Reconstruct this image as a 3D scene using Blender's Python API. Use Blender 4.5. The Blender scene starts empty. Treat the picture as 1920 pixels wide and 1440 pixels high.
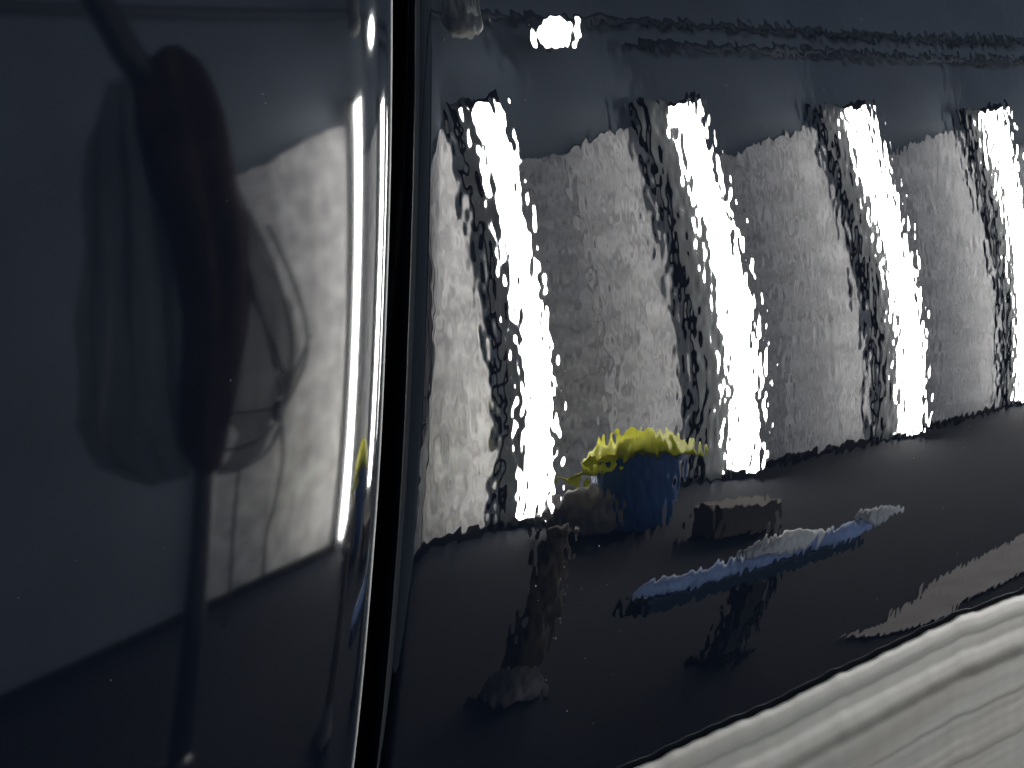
import bpy, math, random
from mathutils import Vector, noise
rnd = random.Random(7)
SC = bpy.context.scene
COL = SC.collection
R = math.radians

# ------------------------------------------------------------------ camera
cam_d = bpy.data.cameras.new('camera'); cam = bpy.data.objects.new('camera', cam_d); COL.objects.link(cam)
cam_d.sensor_width = 36.0; cam_d.lens = 46.875; cam_d.clip_start = 0.01; cam_d.clip_end = 100
fwd = Vector((0.694697, 0.694697, -0.186524))
cam.location = -0.25 * fwd
cam.rotation_euler = fwd.to_track_quat('-Z', 'Y').to_euler()
cam_d.dof.use_dof = True; cam_d.dof.focus_distance = .26; cam_d.dof.aperture_fstop = 170
SC.camera = cam

# ------------------------------------------------------------------ world: bright grey-blue background, added as fill for sides the lamps miss
wd = bpy.data.worlds.new('World'); SC.world = wd; wd.use_nodes = True
bg = wd.node_tree.nodes['Background']; bg.inputs[0].default_value = (0.60, 0.66, 0.76, 1); bg.inputs[1].default_value = 3.0

LAMP = 76.0          # emission of the light columns
SC.view_settings.view_transform = 'Standard'; SC.view_settings.look = 'None'
SC.view_settings.exposure = 0.0; SC.view_settings.gamma = 1.0
SC.cycles.max_bounces = 8; SC.cycles.diffuse_bounces = 4; SC.cycles.glossy_bounces = 4
SC.cycles.sample_clamp_indirect = 0; SC.cycles.use_denoising = True

# ------------------------------------------------------------------ helpers
def link(o, parent=None):
    COL.objects.link(o)
    if parent: o.parent = parent
    return o
def mesh(name, vs, fs, mat, parent=None, smooth=True):
    m = bpy.data.meshes.new(name); m.from_pydata([tuple(v) for v in vs], [], fs); m.update()
    if smooth: m.polygons.foreach_set('use_smooth', [True] * len(m.polygons))
    m.materials.append(mat)
    return link(bpy.data.objects.new(name, m), parent)
def empty(name, loc=(0, 0, 0), parent=None):
    o = bpy.data.objects.new(name, None); o.location = loc; o.empty_display_size = .05
    return link(o, parent)
def tag(o, label, cat, group=None):
    o['label'] = label; o['category'] = cat
    if group: o['group'] = group
    return o
def struct(o): o['kind'] = 'structure'; return o
def grid(nu, nv, f):
    vs = [f(i, j) for j in range(nv) for i in range(nu)]
    fs = [(j*nu+i, j*nu+i+1, (j+1)*nu+i+1, (j+1)*nu+i) for j in range(nv-1) for i in range(nu-1)]
    return vs, fs
def box(vs, fs, x0, x1, y0, y1, z0, z1):
    b = len(vs)
    vs += [(x, y, z) for z in (z0, z1) for y in (y0, y1) for x in (x0, x1)]
    fs += [tuple(b+k for k in q) for q in ((0,2,3,1),(4,5,7,6),(0,1,5,4),(2,6,7,3),(0,4,6,2),(1,3,7,5))]
def bevelbox(name, x0, x1, y0, y1, z0, z1, mat, parent=None, bev=.004):
    vs, fs = [], []; box(vs, fs, x0, x1, y0, y1, z0, z1)
    o = mesh(name, vs, fs, mat, parent, smooth=False)
    if bev:
        md = o.modifiers.new('bevel', 'BEVEL'); md.width = bev; md.segments = 2
    return o
def tube(name, pts, rad, mat, parent=None, n=8):
    vs, fs = [], []
    pts = [Vector(p) for p in pts]
    rads = rad if isinstance(rad, (list, tuple)) else [rad]*len(pts)
    for k, p in enumerate(pts):
        t = (pts[min(k+1, len(pts)-1)] - pts[max(k-1, 0)]).normalized()
        a = t.cross(Vector((0, 1, 0.02)))
        if a.length < 1e-4: a = t.cross(Vector((1, 0, 0)))
        a.normalize(); b = t.cross(a)
        for i in range(n):
            q = 2*math.pi*i/n; vs.append(p + (a*math.cos(q) + b*math.sin(q))*rads[k])
    for k in range(len(pts)-1):
        for i in range(n):
            fs.append((k*n+i, k*n+(i+1) % n, (k+1)*n+(i+1) % n, (k+1)*n+i))
    fs.append(tuple(range(n))[::-1]); fs.append(tuple((len(pts)-1)*n+i for i in range(n)))
    return mesh(name, vs, fs, mat, parent)
def lathe(name, prof, mat, parent=None, n=32, wob=0, seed=0):
    vs, fs = [], []
    for k, (r, z) in enumerate(prof):
        for i in range(n):
            q = 2*math.pi*i/n
            rr = r*(1 + wob*noise.noise((math.cos(q)*1.6+seed, math.sin(q)*1.6, z*9)))
            vs.append((rr*math.cos(q), rr*math.sin(q), z))
    for k in range(len(prof)-1):
        for i in range(n):
            fs.append((k*n+i, k*n+(i+1) % n, (k+1)*n+(i+1) % n, (k+1)*n+i))
    fs.append(tuple(range(n))[::-1]); fs.append(tuple((len(prof)-1)*n+i for i in range(n)))
    return mesh(name, vs, fs, mat, parent)
def smooth_path(P, n=8):
    P = [Vector(p) for p in P]; out = []
    for k in range(len(P)-1):
        a, b, c, d = P[max(k-1, 0)], P[k], P[k+1], P[min(k+2, len(P)-1)]
        for i in range(n):
            t = i/n
            out.append(.5*((2*b) + (c-a)*t + (2*a-5*b+4*c-d)*t*t + (3*b-a-3*c+d)*t**3))
    out.append(P[-1]); return out
def interp(pts, t):
    if t <= pts[0][0]: 
        a, b = pts[0], pts[1]
    elif t >= pts[-1][0]:
        a, b = pts[-2], pts[-1]
    else:
        for a, b in zip(pts, pts[1:]):
            if a[0] <= t <= b[0]: break
    return a[1] + (b[1]-a[1])*(t-a[0])/(b[0]-a[0])

# ------------------------------------------------------------------ materials
def mat(name, col, rough=.6, spec=.5, metal=0, ior=None, var=0, vscale=20, bump=0, bscale=40):
    m = bpy.data.materials.new(name); m.use_nodes = True
    nt = m.node_tree; b = nt.nodes['Principled BSDF']
    b.inputs['Base Color'].default_value = (*col, 1); b.inputs['Roughness'].default_value = rough
    b.inputs['Metallic'].default_value = metal; b.inputs['Specular IOR Level'].default_value = spec
    if ior: b.inputs['IOR'].default_value = ior
    if var or bump:
        tc = nt.nodes.new('ShaderNodeTexCoord')
    if var:
        n = nt.nodes.new('ShaderNodeTexNoise'); n.inputs['Scale'].default_value = vscale; n.inputs['Detail'].default_value = 5
        cr = nt.nodes.new('ShaderNodeValToRGB')
        cr.color_ramp.elements[0].color = (*[c*(1-var) for c in col], 1); cr.color_ramp.elements[0].position = .3
        cr.color_ramp.elements[1].color = (*[min(1, c*(1+var)) for c in col], 1); cr.color_ramp.elements[1].position = .7
        nt.links.new(tc.outputs['Object'], n.inputs['Vector']); nt.links.new(n.outputs['Fac'], cr.inputs[0]); nt.links.new(cr.outputs[0], b.inputs['Base Color'])
    if bump:
        n = nt.nodes.new('ShaderNodeTexNoise'); n.inputs['Scale'].default_value = bscale; n.inputs['Detail'].default_value = 3
        bp = nt.nodes.new('ShaderNodeBump'); bp.inputs['Distance'].default_value = bump; bp.inputs['Strength'].default_value = 1
        nt.links.new(tc.outputs['Object'], n.inputs['Vector']); nt.links.new(n.outputs['Fac'], bp.inputs['Height']); nt.links.new(bp.outputs[0], b.inputs['Normal'])
    return m
def emit(name, col, s):
    m = bpy.data.materials.new(name); m.use_nodes = True; nt = m.node_tree; nt.nodes.clear()
    e = nt.nodes.new('ShaderNodeEmission'); o = nt.nodes.new('ShaderNodeOutputMaterial')
    e.inputs[0].default_value = (*col, 1); e.inputs[1].default_value = s; nt.links.new(e.outputs[0], o.inputs[0]); return m

PAINT_IOR = 2.0
def paint(name, layers, rough, flake=True):
    """deep navy lacquer; layers = list of (wavelength m, stretch z, height m) of surface relief"""
    m = bpy.data.materials.new(name); m.use_nodes = True; nt = m.node_tree; b = nt.nodes['Principled BSDF']
    b.inputs['Base Color'].default_value = (.0040, .0060, .0125, 1)
    b.inputs['Roughness'].default_value = rough; b.inputs['IOR'].default_value = PAINT_IOR
    tc = nt.nodes.new('ShaderNodeTexCoord')
    if flake:
        n = nt.nodes.new('ShaderNodeTexNoise'); n.inputs['Scale'].default_value = 5200; n.inputs['Detail'].default_value = 1
        cr = nt.nodes.new('ShaderNodeValToRGB')
        cr.color_ramp.elements[0].position = .35; cr.color_ramp.elements[0].color = (.0026, .0042, .0085, 1)
        cr.color_ramp.elements[1].position = .70; cr.color_ramp.elements[1].color = (.0054, .0080, .0155, 1)
        nt.links.new(tc.outputs['Object'], n.inputs['Vector']); nt.links.new(n.outputs['Fac'], cr.inputs[0]); nt.links.new(cr.outputs[0], b.inputs['Base Color'])
    prev = None
    for k, (wl, st, ht, det) in enumerate(layers):
        mp = nt.nodes.new('ShaderNodeMapping'); mp.inputs['Scale'].default_value = (1/wl, 1/wl, 1/(wl*st)); mp.inputs['Location'].default_value = (k*7.3, 2.1, k*3.7)
        n = nt.nodes.new('ShaderNodeTexNoise'); n.inputs['Scale'].default_value = 1; n.inputs['Detail'].default_value = det; n.inputs['Roughness'].default_value = .45
        bp = nt.nodes.new('ShaderNodeBump'); bp.inputs['Strength'].default_value = 1; bp.inputs['Distance'].default_value = ht
        nt.links.new(tc.outputs['Object'], mp.inputs[0]); nt.links.new(mp.outputs[0], n.inputs['Vector']); nt.links.new(n.outputs['Fac'], bp.inputs['Height'])
        if prev: nt.links.new(prev.outputs[0], bp.inputs['Normal'])
        prev = bp
    if prev: nt.links.new(prev.outputs[0], b.inputs['Normal'])
    return m
M_door = paint('navy_lacquer_smooth', [(.030, 1.6, 6e-6, 1), (.006, 2.5, .35e-6, 1)], .04)
M_quarter = paint('navy_lacquer_orange_peel', [(.010, 1.4, 8e-6, 0), (.0031, 1.3, 11.5e-6, 0), (.0018, 1.3, 8.2e-6, 0)], .010)
M_black = mat('seal_black', (.004, .004, .005), .7, .2)
M_seal = mat('rubber', (.012, .012, .013), .45, .4, var=.5, vscale=300)
M_floor = mat('sealed_floor', (.005, .0066, .011), .85, .08, var=.35, vscale=6)
M_ceil = mat('ceiling_paint', (.10, .11, .13), .8)
M_upper = mat('dark_cladding', (.165, .195, .23), .7, .3, var=.15, vscale=3)
M_bay = mat('wall_panel_grey', (.57, .558, .548), .6, .2, var=.47, vscale=1)
_mp = M_bay.node_tree.nodes.new('ShaderNodeMapping'); _mp.inputs['Scale'].default_value = (34, 34, 12)
_n = next(n for n in M_bay.node_tree.nodes if n.type == 'TEX_NOISE'); _t = next(n for n in M_bay.node_tree.nodes if n.type == 'TEX_COORD')
M_bay.node_tree.links.new(_t.outputs['Object'], _mp.inputs[0]); M_bay.node_tree.links.new(_mp.outputs[0], _n.inputs['Vector'])
M_wall_shade = mat('wall_shade_grey', (.43, .42, .42), .6, .2, var=.45, vscale=22)  # darker wall grey: shade beside the columns put into the colour
M_frame = mat('lamp_frame', (.06, .065, .068), .6, .2, var=.2, vscale=9)
M_trim = mat('black_trim', (.008, .008, .009), .9, .05)
M_pipe = mat('dull_pipe', (.07, .078, .088), .9, .05)
M_spine = mat('red_brown_spine', (.16, .05, .055), .6, .2)
M_edge = mat('edge_metal', (.03, .031, .033), .8, .1)
M_lamp = emit('lamp_diffuser', (1.0, .985, .955), LAMP)
M_spot = emit('round_lamp_glass', (.98, 1.0, .99), LAMP*.8)
M_steel = mat('dark_steel', (.02, .022, .026), .45, .5)
M_grey = mat('galvanised_duct', (.30, .30, .28), .55, .5, var=.2, vscale=14)
M_maroon = mat('maroon_cloth', (.075, .046, .042), .9, .1, var=.4, vscale=9, bump=.004, bscale=40)
M_darkcloth = mat('charcoal_cloth', (.04, .045, .055), .9, .1, var=.3, vscale=9)
M_yellow = mat('yellow_bag', (.93, .90, .02), .6, .4, var=.12, vscale=20)
M_blue = mat('blue_bin', (.035, .11, .28), .5, .4, var=.15, vscale=8)
M_bluepad = mat('blue_pad', (.34, .46, .80), .6, .3, var=.35, vscale=16)
M_teal = mat('dark_blue_steel', (.012, .035, .06), .5, .4)
M_white = mat('white_cloth', (.9, .9, .88), .8, .2, var=.08, vscale=30)
M_brown = mat('rusty_steel', (.13, .10, .065), .75, .3, var=.4, vscale=30)
M_pale = mat('worn_steel', (.15, .135, .13), .6, .4, var=.4, vscale=30)
M_card = mat('cardboard', (.13, .11, .085), .8, .2, var=.12, vscale=14)
M_hem_glint = mat('hem_highlight_grey', (.36, .37, .36), .4, .4, var=.2, vscale=60)  # pale grey for the bright reflected line on the door hem
M_kraft = mat('masking_paper', (.25, .225, .21), .8, .2, var=.15, vscale=18)

def film_mat(name, col, alpha_t):
    m = bpy.data.materials.new(name); m.use_nodes = True; nt = m.node_tree; nt.nodes.clear()
    d = nt.nodes.new('ShaderNodeBsdfPrincipled'); d.inputs['Base Color'].default_value = (*col, 1); d.inputs['Roughness'].default_value = .7; d.inputs['Specular IOR Level'].default_value = .12
    t = nt.nodes.new('ShaderNodeBsdfTransparent'); mx = nt.nodes.new('ShaderNodeMixShader'); o = nt.nodes.new('ShaderNodeOutputMaterial')
    mx.inputs[0].default_value = alpha_t
    nt.links.new(d.outputs[0], mx.inputs[1]); nt.links.new(t.outputs[0], mx.inputs[2]); nt.links.new(mx.outputs[0], o.inputs[0]); return m
M_sheer = film_mat('sheer_charcoal', (.012, .013, .018), .62)
M_film = film_mat('clear_film', (.10, .095, .095), .60)

# masking sheet: thin pale film, part light passes through
M_sheet = bpy.data.materials.new('masking_film'); M_sheet.use_nodes = True
nt = M_sheet.node_tree; b = nt.nodes['Principled BSDF']
b.inputs['Roughness'].default_value = .42; b.inputs['Specular IOR Level'].default_value = .35
tc = nt.nodes.new('ShaderNodeTexCoord'); mp = nt.nodes.new('ShaderNodeMapping'); mp.inputs['Scale'].default_value = (9, 60, 120)
n1 = nt.nodes.new('ShaderNodeTexNoise'); n1.inputs['Scale'].default_value = 1; n1.inputs['Detail'].default_value = 4
cr = nt.nodes.new('ShaderNodeValToRGB')
cr.color_ramp.elements[0].position = .25; cr.color_ramp.elements[0].color = (.262, .252, .236, 1)
cr.color_ramp.elements[1].position = .75; cr.color_ramp.elements[1].color = (.300, .318, .298, 1)
bp = nt.nodes.new('ShaderNodeBump'); bp.inputs['Distance'].default_value = .00025
nt.links.new(tc.outputs['Object'], mp.inputs[0]); nt.links.new(mp.outputs[0], n1.inputs['Vector']); nt.links.new(n1.outputs['Fac'], cr.inputs[0])
nt.links.new(cr.outputs[0], b.inputs['Base Color']); nt.links.new(n1.outputs['Fac'], bp.inputs['Height']); nt.links.new(bp.outputs[0], b.inputs['Normal'])

tr = nt.nodes.new('ShaderNodeBsdfTransparent'); mx = nt.nodes.new('ShaderNodeMixShader'); mx.inputs[0].default_value = .35
nt.links.new(b.outputs[0], mx.inputs[1]); nt.links.new(tr.outputs[0], mx.inputs[2]); nt.links.new(mx.outputs[0], nt.nodes['Material Output'].inputs[0])

# ------------------------------------------------------------------ setting: floor, lamp wall, ceiling (seen mirrored in the paint)
ZF, YW = -.745, -2.0
vs, fs = grid(2, 2, lambda i, j: (-4 + 16*i, -2.2 + 4.2*j, ZF)); struct(mesh('floor', vs, fs, M_floor, smooth=False))
vs, fs = grid(2, 2, lambda i, j: (-4 + 16*i, -2.2 + 4.2*j, 1.75)); struct(mesh('ceiling', vs, fs, M_ceil, smooth=False))
wall = struct(bevelbox('booth_wall', -4, 12, YW-.1, YW-.012, ZF, 1.75, M_upper, bev=0))
XL = [1.832, 2.477, 3.252, 4.118, 4.98, 5.85, 6.72]
bays = [(XL[k]+.0245, XL[k+1]-.107) for k in range(6)] + [(XL[6]+.0245, 9.0), (9.01, 12)]
def bay_panel(a, c, z0, z1, m=M_bay):  # slanted top puts the shade edge under the lamp cap into the outline
    v = [(a, YW-.011, ZF+.03), (c, YW-.011, ZF+.03)] + [(c + (a-c)*k/12, YW-.011, z1 + (z0-z1)*(k/12)**1.6 + .012*noise.noise((a+k*.7, 3, 1))) for k in range(13)]
    n = len(v); v += [(x, YW, z) for x, y, z in v]
    return mesh('wall_panel', v, [tuple(range(n))[::-1], tuple(range(n, 2*n))] + [(i, (i+1) % n, n+(i+1) % n, n+i) for i in range(n)], m, wall, smooth=False)
for a, c in bays:
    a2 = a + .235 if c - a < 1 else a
    if a2 > a: bay_panel(a, a2 - .002, .50, .53, M_wall_shade)  # shaded part of the bay, painted as a darker strip
    bay_panel(a2, c, .53, .63)
bay_panel(1.37, 1.538, .45, .53, M_wall_shade); bay_panel(1.54, XL[0]-.062, .53, .63)  # left piece darker: light falloff painted in
sk = bevelbox('skirting', -4, 12, YW-.011, YW+.012, ZF, ZF+.028, M_trim, wall, bev=.003)

end = struct(bevelbox('end_wall', -1.9, -1.8, YW, 2.0, ZF, 1.75, M_upper, bev=0))
names = ['white light column nearest the door, first right of the gap in the reflection',
         'second white light column right of the gap, standing behind the blue bin',
         'third white light column right of the gap, above the stand end in the reflection',
         'fourth white light column, cut by the right edge of the picture']
ZB, ZT = -.715, .69
def light_column(x, label, fl=-.100):
    t = empty('light_column', (x, YW, 0)); t.scale = (.84, .84, 1) if fl > -.06 else (1, 1, 1); tag(t, label, 'light', 'light columns along the booth wall')
    def quad(name, A, B, z0, z1, th, m):
        A = Vector((*A, 0)); B = Vector((*B, 0)); d = (B-A).normalized(); nn = Vector((-d.y, d.x, 0))*th
        P = [A, B, B-nn, A-nn]; v = [Vector((p.x, p.y, z)) for z in (z0, z1) for p in P]
        return mesh(name, v, [(0,1,2,3), (7,6,5,4), (0,4,5,1), (1,5,6,2), (2,6,7,3), (3,7,4,0)], m, t, smooth=False)
    quad('flank_plate', (fl, .004), (-.018, .030), ZB-.02, ZT+.03, .003, M_frame)
    quad('diffuser', (-.016, .032), (-.0004, .0664), ZB, ZT, .004, M_lamp)
    quad('diffuser', (.0022, .0722), (.017, .1048), ZB, ZT, .004, M_lamp)
    quad('reflector_spine', (-.0012, .0644), (.0030, .0740), ZB, ZT, .003, M_spine).location = (.0035, -.0016, 0)
    quad('side_panel', (.0235, .108), (.0235, 0), ZB-.02, ZT+.03, .004, M_frame)
    bevelbox('edge_trim', fl-.0055, fl-.0015, 0, .024, ZB-.02, ZT+.03, M_edge, t, bev=.001)
    for z0 in (ZB-.02, ZT+.002):
        v = [(-.018, 0, z0), (-.018, .031, z0), (.0190, .1065, z0), (.0190, 0, z0)]; v += [(x_, y_, z0+.018) for x_, y_, _ in v]
        mesh('end_cap', v, [(0,1,2,3), (7,6,5,4), (0,4,5,1), (1,5,6,2), (2,6,7,3), (3,7,4,0)], M_frame, t, smooth=False)
for k in range(7):
    light_column(XL[k], names[k] if k < 4 else 'distant light column past the right edge of the picture', -.055 if k == 0 else -.100)

# round lamp above the columns
t = empty('round_lamp', (2.08, -1.90, .915)); t.rotation_euler = Vector((-.70, .64, -.31)).to_track_quat('Z', 'Y').to_euler()
tag(t, 'small round lit lamp glowing above the light columns', 'lamp')
lathe('housing', [(.02, -.08), (.05, -.05), (.058, .0), (.056, .010)], M_frame, t)
lathe('glass', [(.052, .004), (.050, .012), (.036, .019), (.012, .022)], M_spot, t)
# rails and duct on the upper wall
for z, lab in ((1.0, 'upper dark conduit running along the wall above the lights'), (.92, 'lower dark conduit running along the wall above the lights')):
    x0 = -3 if z > .95 else 2.4
    o = tube('conduit', [(x0 + i*.25, YW+.03, z + .006*noise.noise((i*.4, z*50, 0))) for i in range(int((11-x0)/.25))], .013, M_pipe, n=10)
    tag(o, lab, 'pipe')
t = empty('duct', (1.80, -1.9, .905)); tag(t, 'short grey duct hanging by the round lamp', 'duct')
lathe('pipe', [(.036, .03), (.038, .05), (.038, .85)], M_grey, t)
lathe('end_cap', [(.012, -.012), (.032, -.006), (.043, .008), (.045, .034), (.038, .042)], M_grey, t)

# ------------------------------------------------------------------ the car: two lacquered panels and the gap between them
MON = [(1,0),(0,1),(2,0),(1,1),(0,2),(3,0),(2,1),(1,2),(0,3),(3,1),(2,2),(1,3)]
CR = [-0.016898, 0.071315, -0.008086, 0.00223, 0.082902, 0.002682, 0.010677, -0.001839, -0.009483, -0.003183, -0.000577, -0.009071]
CL = [0.03677, 0.04401, -0.01755, -0.05325, 0.08468, -0.01691, -0.01074, 0.01305, -0.00026, 0, 0, 0]
def surf(c, x, z, xr, zr):
    xc = min(max(x, xr[0]), xr[1]); zc = min(max(z, zr[0]), zr[1]); X, Z = xc*10, zc*10
    h = gx = gz = 0
    for k, (i, j) in zip(c, MON):
        h += k*X**i*Z**j
        if i: gx += k*i*X**(i-1)*Z**j
        if j: gz += k*j*X**i*Z**(j-1)
    return .1*h + gx*(x-xc) + gz*(z-zc) + .5*((x-xc)**2*.12 + (z-zc)**2*.8)
EDGE_D = [(0.07391, -0.02048), (0.06852, -0.0215), (0.05958, -0.02279), (0.04177, -0.02565), (0.02398, -0.02835), (0.0115, -0.03029), (-0.0029, -0.03207), (-0.01646, -0.03414), (-0.03015, -0.03625), (-0.04409, -0.03814), (-0.05348, -0.03952), (-0.06201, -0.04081), (-0.06771, -0.04179)]
EDGE_Q = [(0.07485, -0.01108), (0.06927, -0.01215), (0.06003, -0.01352), (0.04161, -0.01657), (0.02323, -0.01943), (0.01035, -0.02148), (-0.00452, -0.02332), (-0.01854, -0.02542), (-0.03273, -0.02749), (-0.04723, -0.02928), (-0.05706, -0.03054), (-0.06603, -0.03169), (-0.07206, -0.03255)]
def edge(E, z):
    E = sorted(E)
    return sum(interp(E, z + d)*w for d, w in ((-.012, .25), (0, .5), (.012, .25)))
car = empty('car', (0, 0, 0))
tag(car, 'dark navy glossy car side with a vertical panel gap and mirrored light columns', 'car')
ZS = [-.20 + .5*j/249 for j in range(250)]
# door: s = distance from its rear edge; a gentle roll-off, then a tight hem
ROLL, KR, HEM = .0115, R(7.5), .0016
def roll(s):
    return KR*ROLL*max(0, 1 - s/ROLL)**3/3
SD = []
n_hem = 10
for i in range(60): SD.append(('f', .42 - (.42-.03)*(i/60)**.7))
for i in range(40): SD.append(('f', .03 - (.03-.012)*i/40))
for i in range(46): SD.append(('f', .012 - (.012-HEM*.9)*i/45))
for i in range(1, n_hem+1): SD.append(('h', KR*.8 + (R(100)-KR*.8)*i/n_hem))
SD.append(('b', .012)); SD.append(('b', .022))
def door_v(i, j):
    z = ZS[j]; e = edge(EDGE_D, z); kind, s = SD[i]
    if kind == 'f':
        return (e - s, surf(CL, e-s, z, (-.115, -.02), (-.09, .08)) + roll(s), z)
    s0 = HEM*.9; y0 = surf(CL, e-s0, z, (-.115, -.02), (-.09, .08)) + roll(s0)
    a0 = KR*.8
    if kind == 'h':
        return (e - s0 + HEM*(math.sin(s) - math.sin(a0)), y0 + HEM*(math.cos(a0) - math.cos(s)), z)
    return (e - s0 + HEM*(1-math.sin(a0)) - .0015 - s*.15, y0 + HEM + s, z)
vs, fs = grid(len(SD), len(ZS), door_v)
door = mesh('door', vs, [f[::-1] for f in fs], M_door, car)
door['label'] = 'smooth navy door left of the gap'
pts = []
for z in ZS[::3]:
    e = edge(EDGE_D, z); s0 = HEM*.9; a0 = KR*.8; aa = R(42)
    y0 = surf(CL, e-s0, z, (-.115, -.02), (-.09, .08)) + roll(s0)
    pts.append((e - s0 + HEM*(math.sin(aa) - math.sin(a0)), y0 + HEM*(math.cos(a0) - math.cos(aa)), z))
tube('hem_highlight', pts, .00042, M_hem_glint, door, n=8)  # added grey tube standing in for the highlight along the hem
# quarter panel: rounded front hem, orange-peel lacquer
HQ = .0032; SQ = []
SQ.append(('b', .02)); SQ.append(('b', .01))
for i in range(14): SQ.append(('h', R(100)*(1 - i/13)))
for i in range(1, 90): SQ.append(('f', .22*i/90))
for i in range(45): SQ.append(('f', .22 + .6*(i/44)**1.3))
def q_v(i, j):
    z = ZS[j]; e = edge(EDGE_Q, z) - .0022; kind, s = SQ[i]
    rg = ((-.03, .24), (-.115, .08))
    y0 = surf(CR, e+HQ, z, *rg)
    if kind == 'f': return (e + HQ + s, surf(CR, e+HQ+s, z, *rg), z)
    if kind == 'h': return (e + HQ - HQ*math.sin(s), y0 + HQ*(1-math.cos(s)), z)
    return (e + .0009, y0 + HQ + s, z)
vs, fs = grid(len(SQ), len(ZS), q_v)
quarter = mesh('quarter_panel', vs, [f[::-1] for f in fs], M_quarter, car)
quarter['label'] = 'navy rear panel with orange-peel lacquer right of the gap'
# inner jamb closing the gap, following its curve
def jamb_v(i, j):
    z = ZS[j*3 if j < 83 else 249]; e = edge(EDGE_D, z); return (e - .045 + .11*i, .028 + .02*i*0, z)
vs, fs = grid(2, 84, jamb_v); mesh('door_jamb', vs, [f[::-1] for f in fs], M_black, car)
tube('rubber_seal', [(edge(EDGE_D, z) + .0035, .016, z) for z in ZS[::4]], .0022, M_seal, car, n=10)
# dust nibs caught in the fresh lacquer
def nib(x, z, r, c, rg):
    vs, fs = [], []; y = surf(c, x, z, *rg)
    for k, (rr, yy) in enumerate(((1, .06), (.7, -.3), (.25, -.5))):
        for i in range(6):
            q = i*math.pi/3; vs.append((x + r*rr*math.cos(q), y + r*yy, z + r*1.3*rr*math.sin(q)))
    for k in range(2):
        for i in range(6): fs.append((k*6+i, k*6+(i+1) % 6, k*6+6+(i+1) % 6, k*6+6+i))
    fs.append(tuple(12+i for i in range(6)))
    return vs, [f[::-1] for f in fs]
M_dust = mat('dust', (.30, .31, .33), .7, .2)
def dust(name, spots, parent, c, rg):
    V, Fc = [], []
    for x, z, r in spots:
        v, f = nib(x, z, r, c, rg); b0 = len(V); V += v; Fc += [tuple(b0+k for k in q) for q in f]
    o = mesh(name, V, Fc, M_dust, parent); o['kind'] = 'stuff'
RGQ, RGD = ((-.03, .24), (-.115, .08)), ((-.115, -.02), (-.09, .08))
dust('dust', [(rnd.uniform(0, .2), rnd.uniform(-.085, .075), rnd.uniform(.00006, .00014)) for _ in range(34)] + [(.012 + rnd.gauss(0, .008), -.05 + rnd.gauss(0, .01), rnd.uniform(.0001, .0002)) for _ in range(14)], quarter, CR, RGQ)
dust('dust', [(rnd.uniform(-.105, -.05), rnd.uniform(-.06, .07), rnd.uniform(.00005, .00010)) for _ in range(12)], door, CL, RGD)

# ------------------------------------------------------------------ pale masking film below the panel
BOT = [(-.5, -.0885), (0.023, -0.0902), (0.0367, -0.0904), (0.0552, -0.0913), (0.0793, -0.092), (0.1013, -0.0919), (0.1255, -0.0922), (0.152, -0.0921), (0.1817, -0.0923), (0.2021, -0.0942), (0.2243, -0.096), (.4, -.106), (.9, -.13)]
PROF = [(0, 0), (1.5, -.9), (4, -1.5), (6, -1.75), (6.6, -1.5), (10, -2.0), (14.5, -3.0), (16, -3.1), (17, -2.7), (20, .2), (21, .4), (24, 0), (31, -.7), (31.8, -.4), (38, -1.1), (45, -2.0), (46, -1.6), (55, -2.4), (66, -3.4), (67.5, -2.6), (80, -3.6), (100, -5), (130, -6), (170, -7), (230, -8)]
VSH = [.0006*i for i in range(90)] + [.054 + .004*i for i in range(45)]
NX = 520
def sheet_v(i, j):
    x = -.4 + 1.2*i/(NX-1); v = VSH[j]
    zt = interp(BOT, x) + .0010*noise.noise((x*60, 3, 0)) + .0008*noise.noise((x*170, 8, 0))
    zt += .0006*max(0, math.sin(x*118 + 2*noise.noise((x*12, 0, 5))))**6
    ph = v*1000*(1 + .04*noise.noise((x*2.5, 11, 0))) + .5*noise.noise((x*7, v*30, 2)) + min(12, max(0, v*1000-8))*(.12-x)*.8
    y = interp(PROF, ph)*.00062
    y += .0003*noise.noise((x*4, v*130, 4))*min(1, v/.006) + .00010*noise.noise((x*6, v*420, 9))*min(1, v/.006)
    z = zt - v
    return (x, surf(CR, x, zt, (-.03, .24), (-.115, .08)) - .0012 + y , z)
vs, fs = grid(NX, len(VSH), sheet_v)
sh = mesh('masking_sheet', vs, [f[::-1] for f in fs], M_sheet)
md = sh.modifiers.new('thickness', 'SOLIDIFY'); md.thickness = .0004; md.offset = -1
tag(sh, 'pale grey wrinkled masking film taped along the lower edge of the car', 'film')

# ------------------------------------------------------------------ things on the workshop floor, mirrored in the right panel
# blue bin with a yellow bag rim
t = empty('waste_bin', (1.87, -1.70, ZF)); tag(t, 'blue waste bin against the wall with a yellow bag over its rim', 'bin')
lathe('bin_body', [(.070, 0), (.074, .01), (.096, .27), (.094, .275)], M_blue, t)
lathe('yellow_bag', [(.110, .280), (.116, .286), (.112, .300), (.096, .316), (.06, .330), (.015, .335)], M_yellow, t, n=64, wob=.26, seed=3)
for v in t.children[-1].data.vertices: v.co.z -= .055*((v.co.x*.68 + v.co.y*.73)/.115)**2 + .012*noise.noise((v.co.x*40, v.co.y*40, v.co.z*30))
t = empty('yellow_cloth', (1.73, -1.68, ZF+.2)); 
vs, fs = grid(14, 8, lambda i, j: (-.075 + .16*i/13, .03*math.sin(i*.9+j), .02 + .055*i/13 + .05*(j/7-.5) + .02*noise.noise((i*.5, j*.6, 1))))
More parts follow.
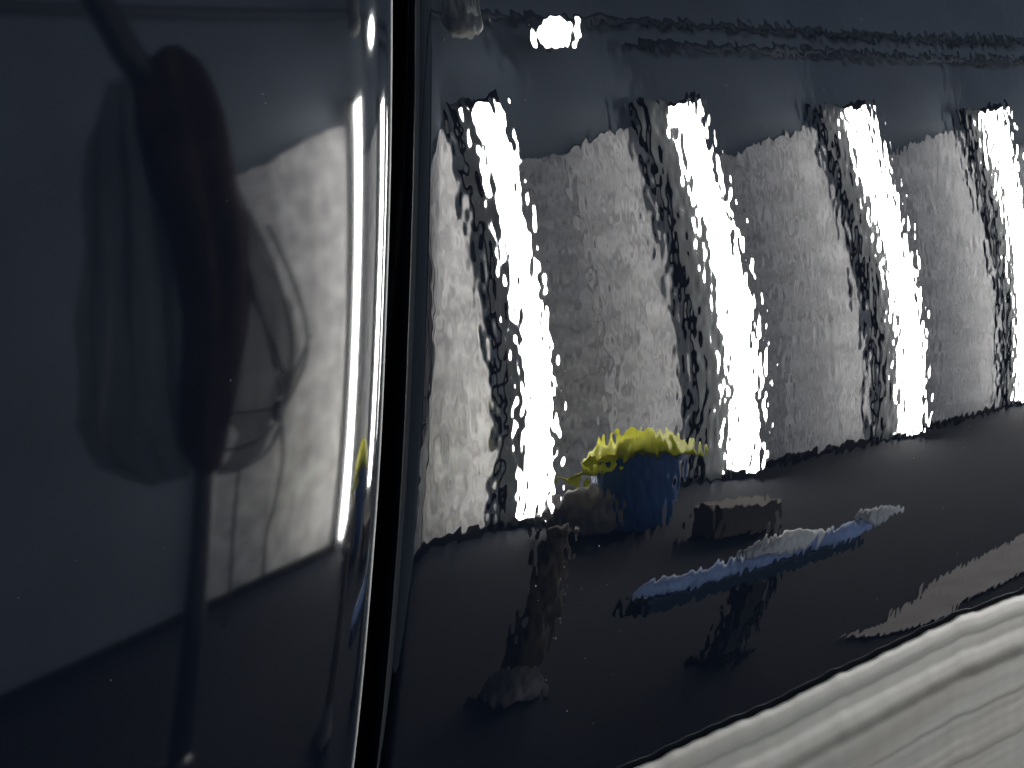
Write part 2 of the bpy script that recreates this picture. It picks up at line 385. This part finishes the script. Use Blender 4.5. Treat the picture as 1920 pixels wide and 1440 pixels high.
mesh('fold', vs, fs, M_yellow, t); tag(t, 'crumpled yellow cloth trailing left of the blue bin', 'cloth')
o = bevelbox('cardboard_box', -.06, .07, -.05, .06, 0, .10, M_card); o.location = (1.87, -1.45, ZF); o.rotation_euler.z = R(20)
tag(o, 'small brown cardboard box beside the blue bin', 'box')
o = lathe('paper_bundle', [(.05, 0), (.085, .03), (.09, .09), (.05, .15), (.01, .17)], M_pale, None, n=20, wob=.5, seed=9); o.location = (1.78, -1.74, ZF)
tag(o, 'crumpled grey paper bundle left of the blue bin', 'paper')
# low stand with a blue padded bar
t = empty('work_stand', (1.14, -.80, ZF)); tag(t, 'low black work stand with a long blue padded top bar', 'stand')
vs, fs = [], []
pts = [(-.225 + .47*i/24, .012*noise.noise((i*.35, 0, 7)), .233 + .006*noise.noise((i*.3, 5, 0))) for i in range(25)]
tube('padded_bar', pts, [.004 + .014*min(1, k/3, (24-k)/2) for k in range(25)], M_bluepad, t, n=12)
bevelbox('under_beam', -.21, .20, -.02, .02, .190, .222, M_teal, t)
bevelbox('post', -.016, .016, -.016, .016, 0.012, .19, M_steel, t)
bevelbox('post', .022, .032, -.016, .016, 0.012, .19, M_steel, t, bev=.002)
bevelbox('foot_plate', -.03, .045, -.03, .03, 0, .012, M_trim, t)
def rag(name, loc, sx, sy, sz, seed, label, m):
    def f(i, j):
        u = i/17*2*math.pi; v = j/9*math.pi
        r = 1 + .55*noise.noise((math.cos(u)*1.3*math.sin(v)+seed, math.sin(u)*1.3*math.sin(v), math.cos(v)*1.7))
        return (sx*r*math.sin(v)*math.cos(u), sy*r*math.sin(v)*math.sin(u), sz*r*math.cos(v))
    vs, fs = grid(18, 10, f); o = mesh(name, vs, fs, m); o.location = loc
    tag(o, label, 'cloth'); return o
rag('rag', (1.165, -.79, ZF+.257), .070, .03, .020, 4, 'white crumpled rag lying on the middle of the blue bar', M_white)
rag('rag', (1.385, -.80, ZF+.255), .035, .03, .014, 8, 'small white rag at the right end of the blue bar', M_white)
# rusty axle stand
t = empty('axle_stand', (.935, -.95, ZF)); tag(t, 'brown axle stand with pale flared foot, below the first light column', 'stand')
lathe('column', [(.024, .07), (.021, .2), (.017, .30), (.016, .335)], M_brown, t, n=16, wob=.12)
lathe('saddle', [(.015, .335), (.02, .34), (.02, .35), (.012, .352)], M_brown, t, n=16)
lathe('foot', [(.050, 0), (.049, .01), (.036, .035), (.023, .072)], M_pale, t, n=5)
# paper on the floor close to the car
P = [(1.28,-.69),(1.37,-.665),(1.43,-.70),(1.50,-.70),(1.58,-.745),(1.70,-.755),(1.84,-.75),(2.1,-.74),(2.1,-.52),(1.62,-.575),(1.52,-.60),(1.45,-.57),(1.36,-.60),(1.30,-.64)]
vs = [(x, y, ZF+.004) for x, y in P] + [(x, y, ZF+.006) for x, y in P]; n = len(P)
fs = [tuple(range(n))[::-1], tuple(range(n, 2*n))] + [(i, (i+1) % n, n+(i+1) % n, n+i) for i in range(n)]
o = mesh('floor_paper', vs, fs, M_kraft, smooth=False); tag(o, 'torn brownish masking paper lying on the floor beside the car', 'paper')

# ------------------------------------------------------------------ stand with hanging cloth, mirrored in the door
HX = -.06
t = empty('pole_stand', (.835+HX, -1.2, ZF)); tag(t, 'thin black pole stand carrying hanging cloth, mirrored in the door', 'stand')
tube('pole', [(.012, 0, .02), (.002, 0, .3), (0, 0, .6), (-.01, 0, .9), (-.02, 0, 1.22)], [.019, .017, .015, .012, .012], M_steel, t, n=10)
lathe('base', [(.034, 0), (.033, .012), (.02, .016)], M_steel, t)
tube('hook', [(-.02, 0, 1.20), (-.06, 0, 1.30), (-.09, 0, 1.42), (-.11, 0, 1.9), (-.11, 0, 2.49)], .022, M_steel, t)
def drape(name, lev, y0, dep, m, folds, amp, seed, n=56):
    """hanging cloth: closed rippled section at each height; lev = (z, xl, xr) top to bottom"""
    vs, fs = [], []; rows = 60
    L1 = [(-a, b_) for a, b_, c_ in lev]; L2 = [(-a, c_) for a, b_, c_ in lev]
    for j in range(rows):
        z = lev[0][0] + (lev[-1][0]-lev[0][0])*j/(rows-1); xl = interp(L1, -z); xr = interp(L2, -z); cx = (xl+xr)/2; hw = (xr-xl)/2
        for i in range(n):
            q = 2*math.pi*i/n
            k = 1 + amp*(.6*math.sin(folds*q + 2.2*noise.noise((z*2.5, seed, 0))) + noise.noise((math.cos(q)*2+seed, math.sin(q)*2, z*3.2)))
            vs.append((cx + hw*math.cos(q)*(1+amp*.25*noise.noise((z*6, seed, 2*math.cos(q)))) + .16*amp*hw*math.sin(folds*q + 5*noise.noise((z*2, seed, 3))), y0 + min(dep, hw)*math.sin(q)*k, z))
    for j in range(rows-1):
        for i in range(n): fs.append((j*n+i, j*n+(i+1) % n, (j+1)*n+(i+1) % n, (j+1)*n+i))
    o = mesh(name, vs, fs, m); o.location.x = HX; return o
o = drape('hanging_coat', [(.565, .83, .855), (.52, .785, .875), (.43, .775, .892), (.33, .785, .894), (.22, .80, .908), (.10, .81, .905), (-.05, .80, .880), (-.14, .80, .865), (-.20, .825, .86)], -1.2, .05, M_maroon, 6, .5, 2)
tag(o, 'dark maroon coat hanging folded on the black pole stand', 'coat')
o = drape('dark_apron', [(.52, .765, .80), (.41, .72, .80), (.235, .69, .81), (.106, .67, .815), (-.06, .668, .82), (-.14, .70, .825), (-.20, .78, .83)], -1.24, .04, M_sheer, 7, .7, 6)
tag(o, 'sheer charcoal apron hanging left of the maroon coat on the stand', 'apron')
o = drape('film_bag', [(.40, .86, .885), (.33, .85, .89), (.277, .85, .905), (.16, .85, .935), (.06, .85, .980), (-.023, .85, .990), (-.085, .86, .970), (-.117, .88, .945), (-.15, .90, .940), (-.195, .88, .930), (-.21, .86, .89)], -1.2, .02, M_film, 11, .55, 5, n=120)
tag(o, 'thin crumpled plastic bag hanging from the stand beside the light wall', 'bag')
t = empty('cord', (HX, 0, 0)); tag(t, 'dark cord looped round the hanging bag with loose ends', 'cord')
for pts in ([(.85, -1.185, -.10), (.90, -1.185, -.112), (.955, -1.185, -.115), (.98, -1.185, -.06), (1.005, -1.185, .0)],
            [(.85, -1.185, -.165), (.91, -1.185, -.172), (.945, -1.185, -.15), (.965, -1.185, -.11), (.95, -1.185, -.03), (.92, -1.185, .06), (.90, -1.185, .16)],
            [(.85, -1.185, -.205), (.90, -1.185, -.21), (.94, -1.185, -.19), (.957, -1.185, -.15), (.962, -1.185, -.10)],
            [(.957, -1.185, -.14), (.966, -1.185, -.22), (.958, -1.185, -.30), (.948, -1.185, -.36), (.955, -1.185, -.45)],
            [(.87, -1.185, .30), (.90, -1.185, .15), (.93, -1.185, .02), (.955, -1.185, -.10)],
            [(.91, -1.185, .25), (.955, -1.185, .10), (.975, -1.185, -.02), (.96, -1.185, -.11)],
            [(.94, -1.185, .22), (.985, -1.185, .08), (1.0, -1.185, -.03), (.965, -1.185, -.12)],
            [(.885, -1.185, -.20), (.882, -1.185, -.32), (.888, -1.185, -.44), (.884, -1.185, -.50)]):
    tube('strand', smooth_path(pts, 6), .003, M_steel, t, n=6)
lathe('knot', [(.004, -.02), (.008, -.012), (.010, 0), (.007, .014), (.003, .02)], M_steel, t, n=10).location = (.950, -1.185, -.125)
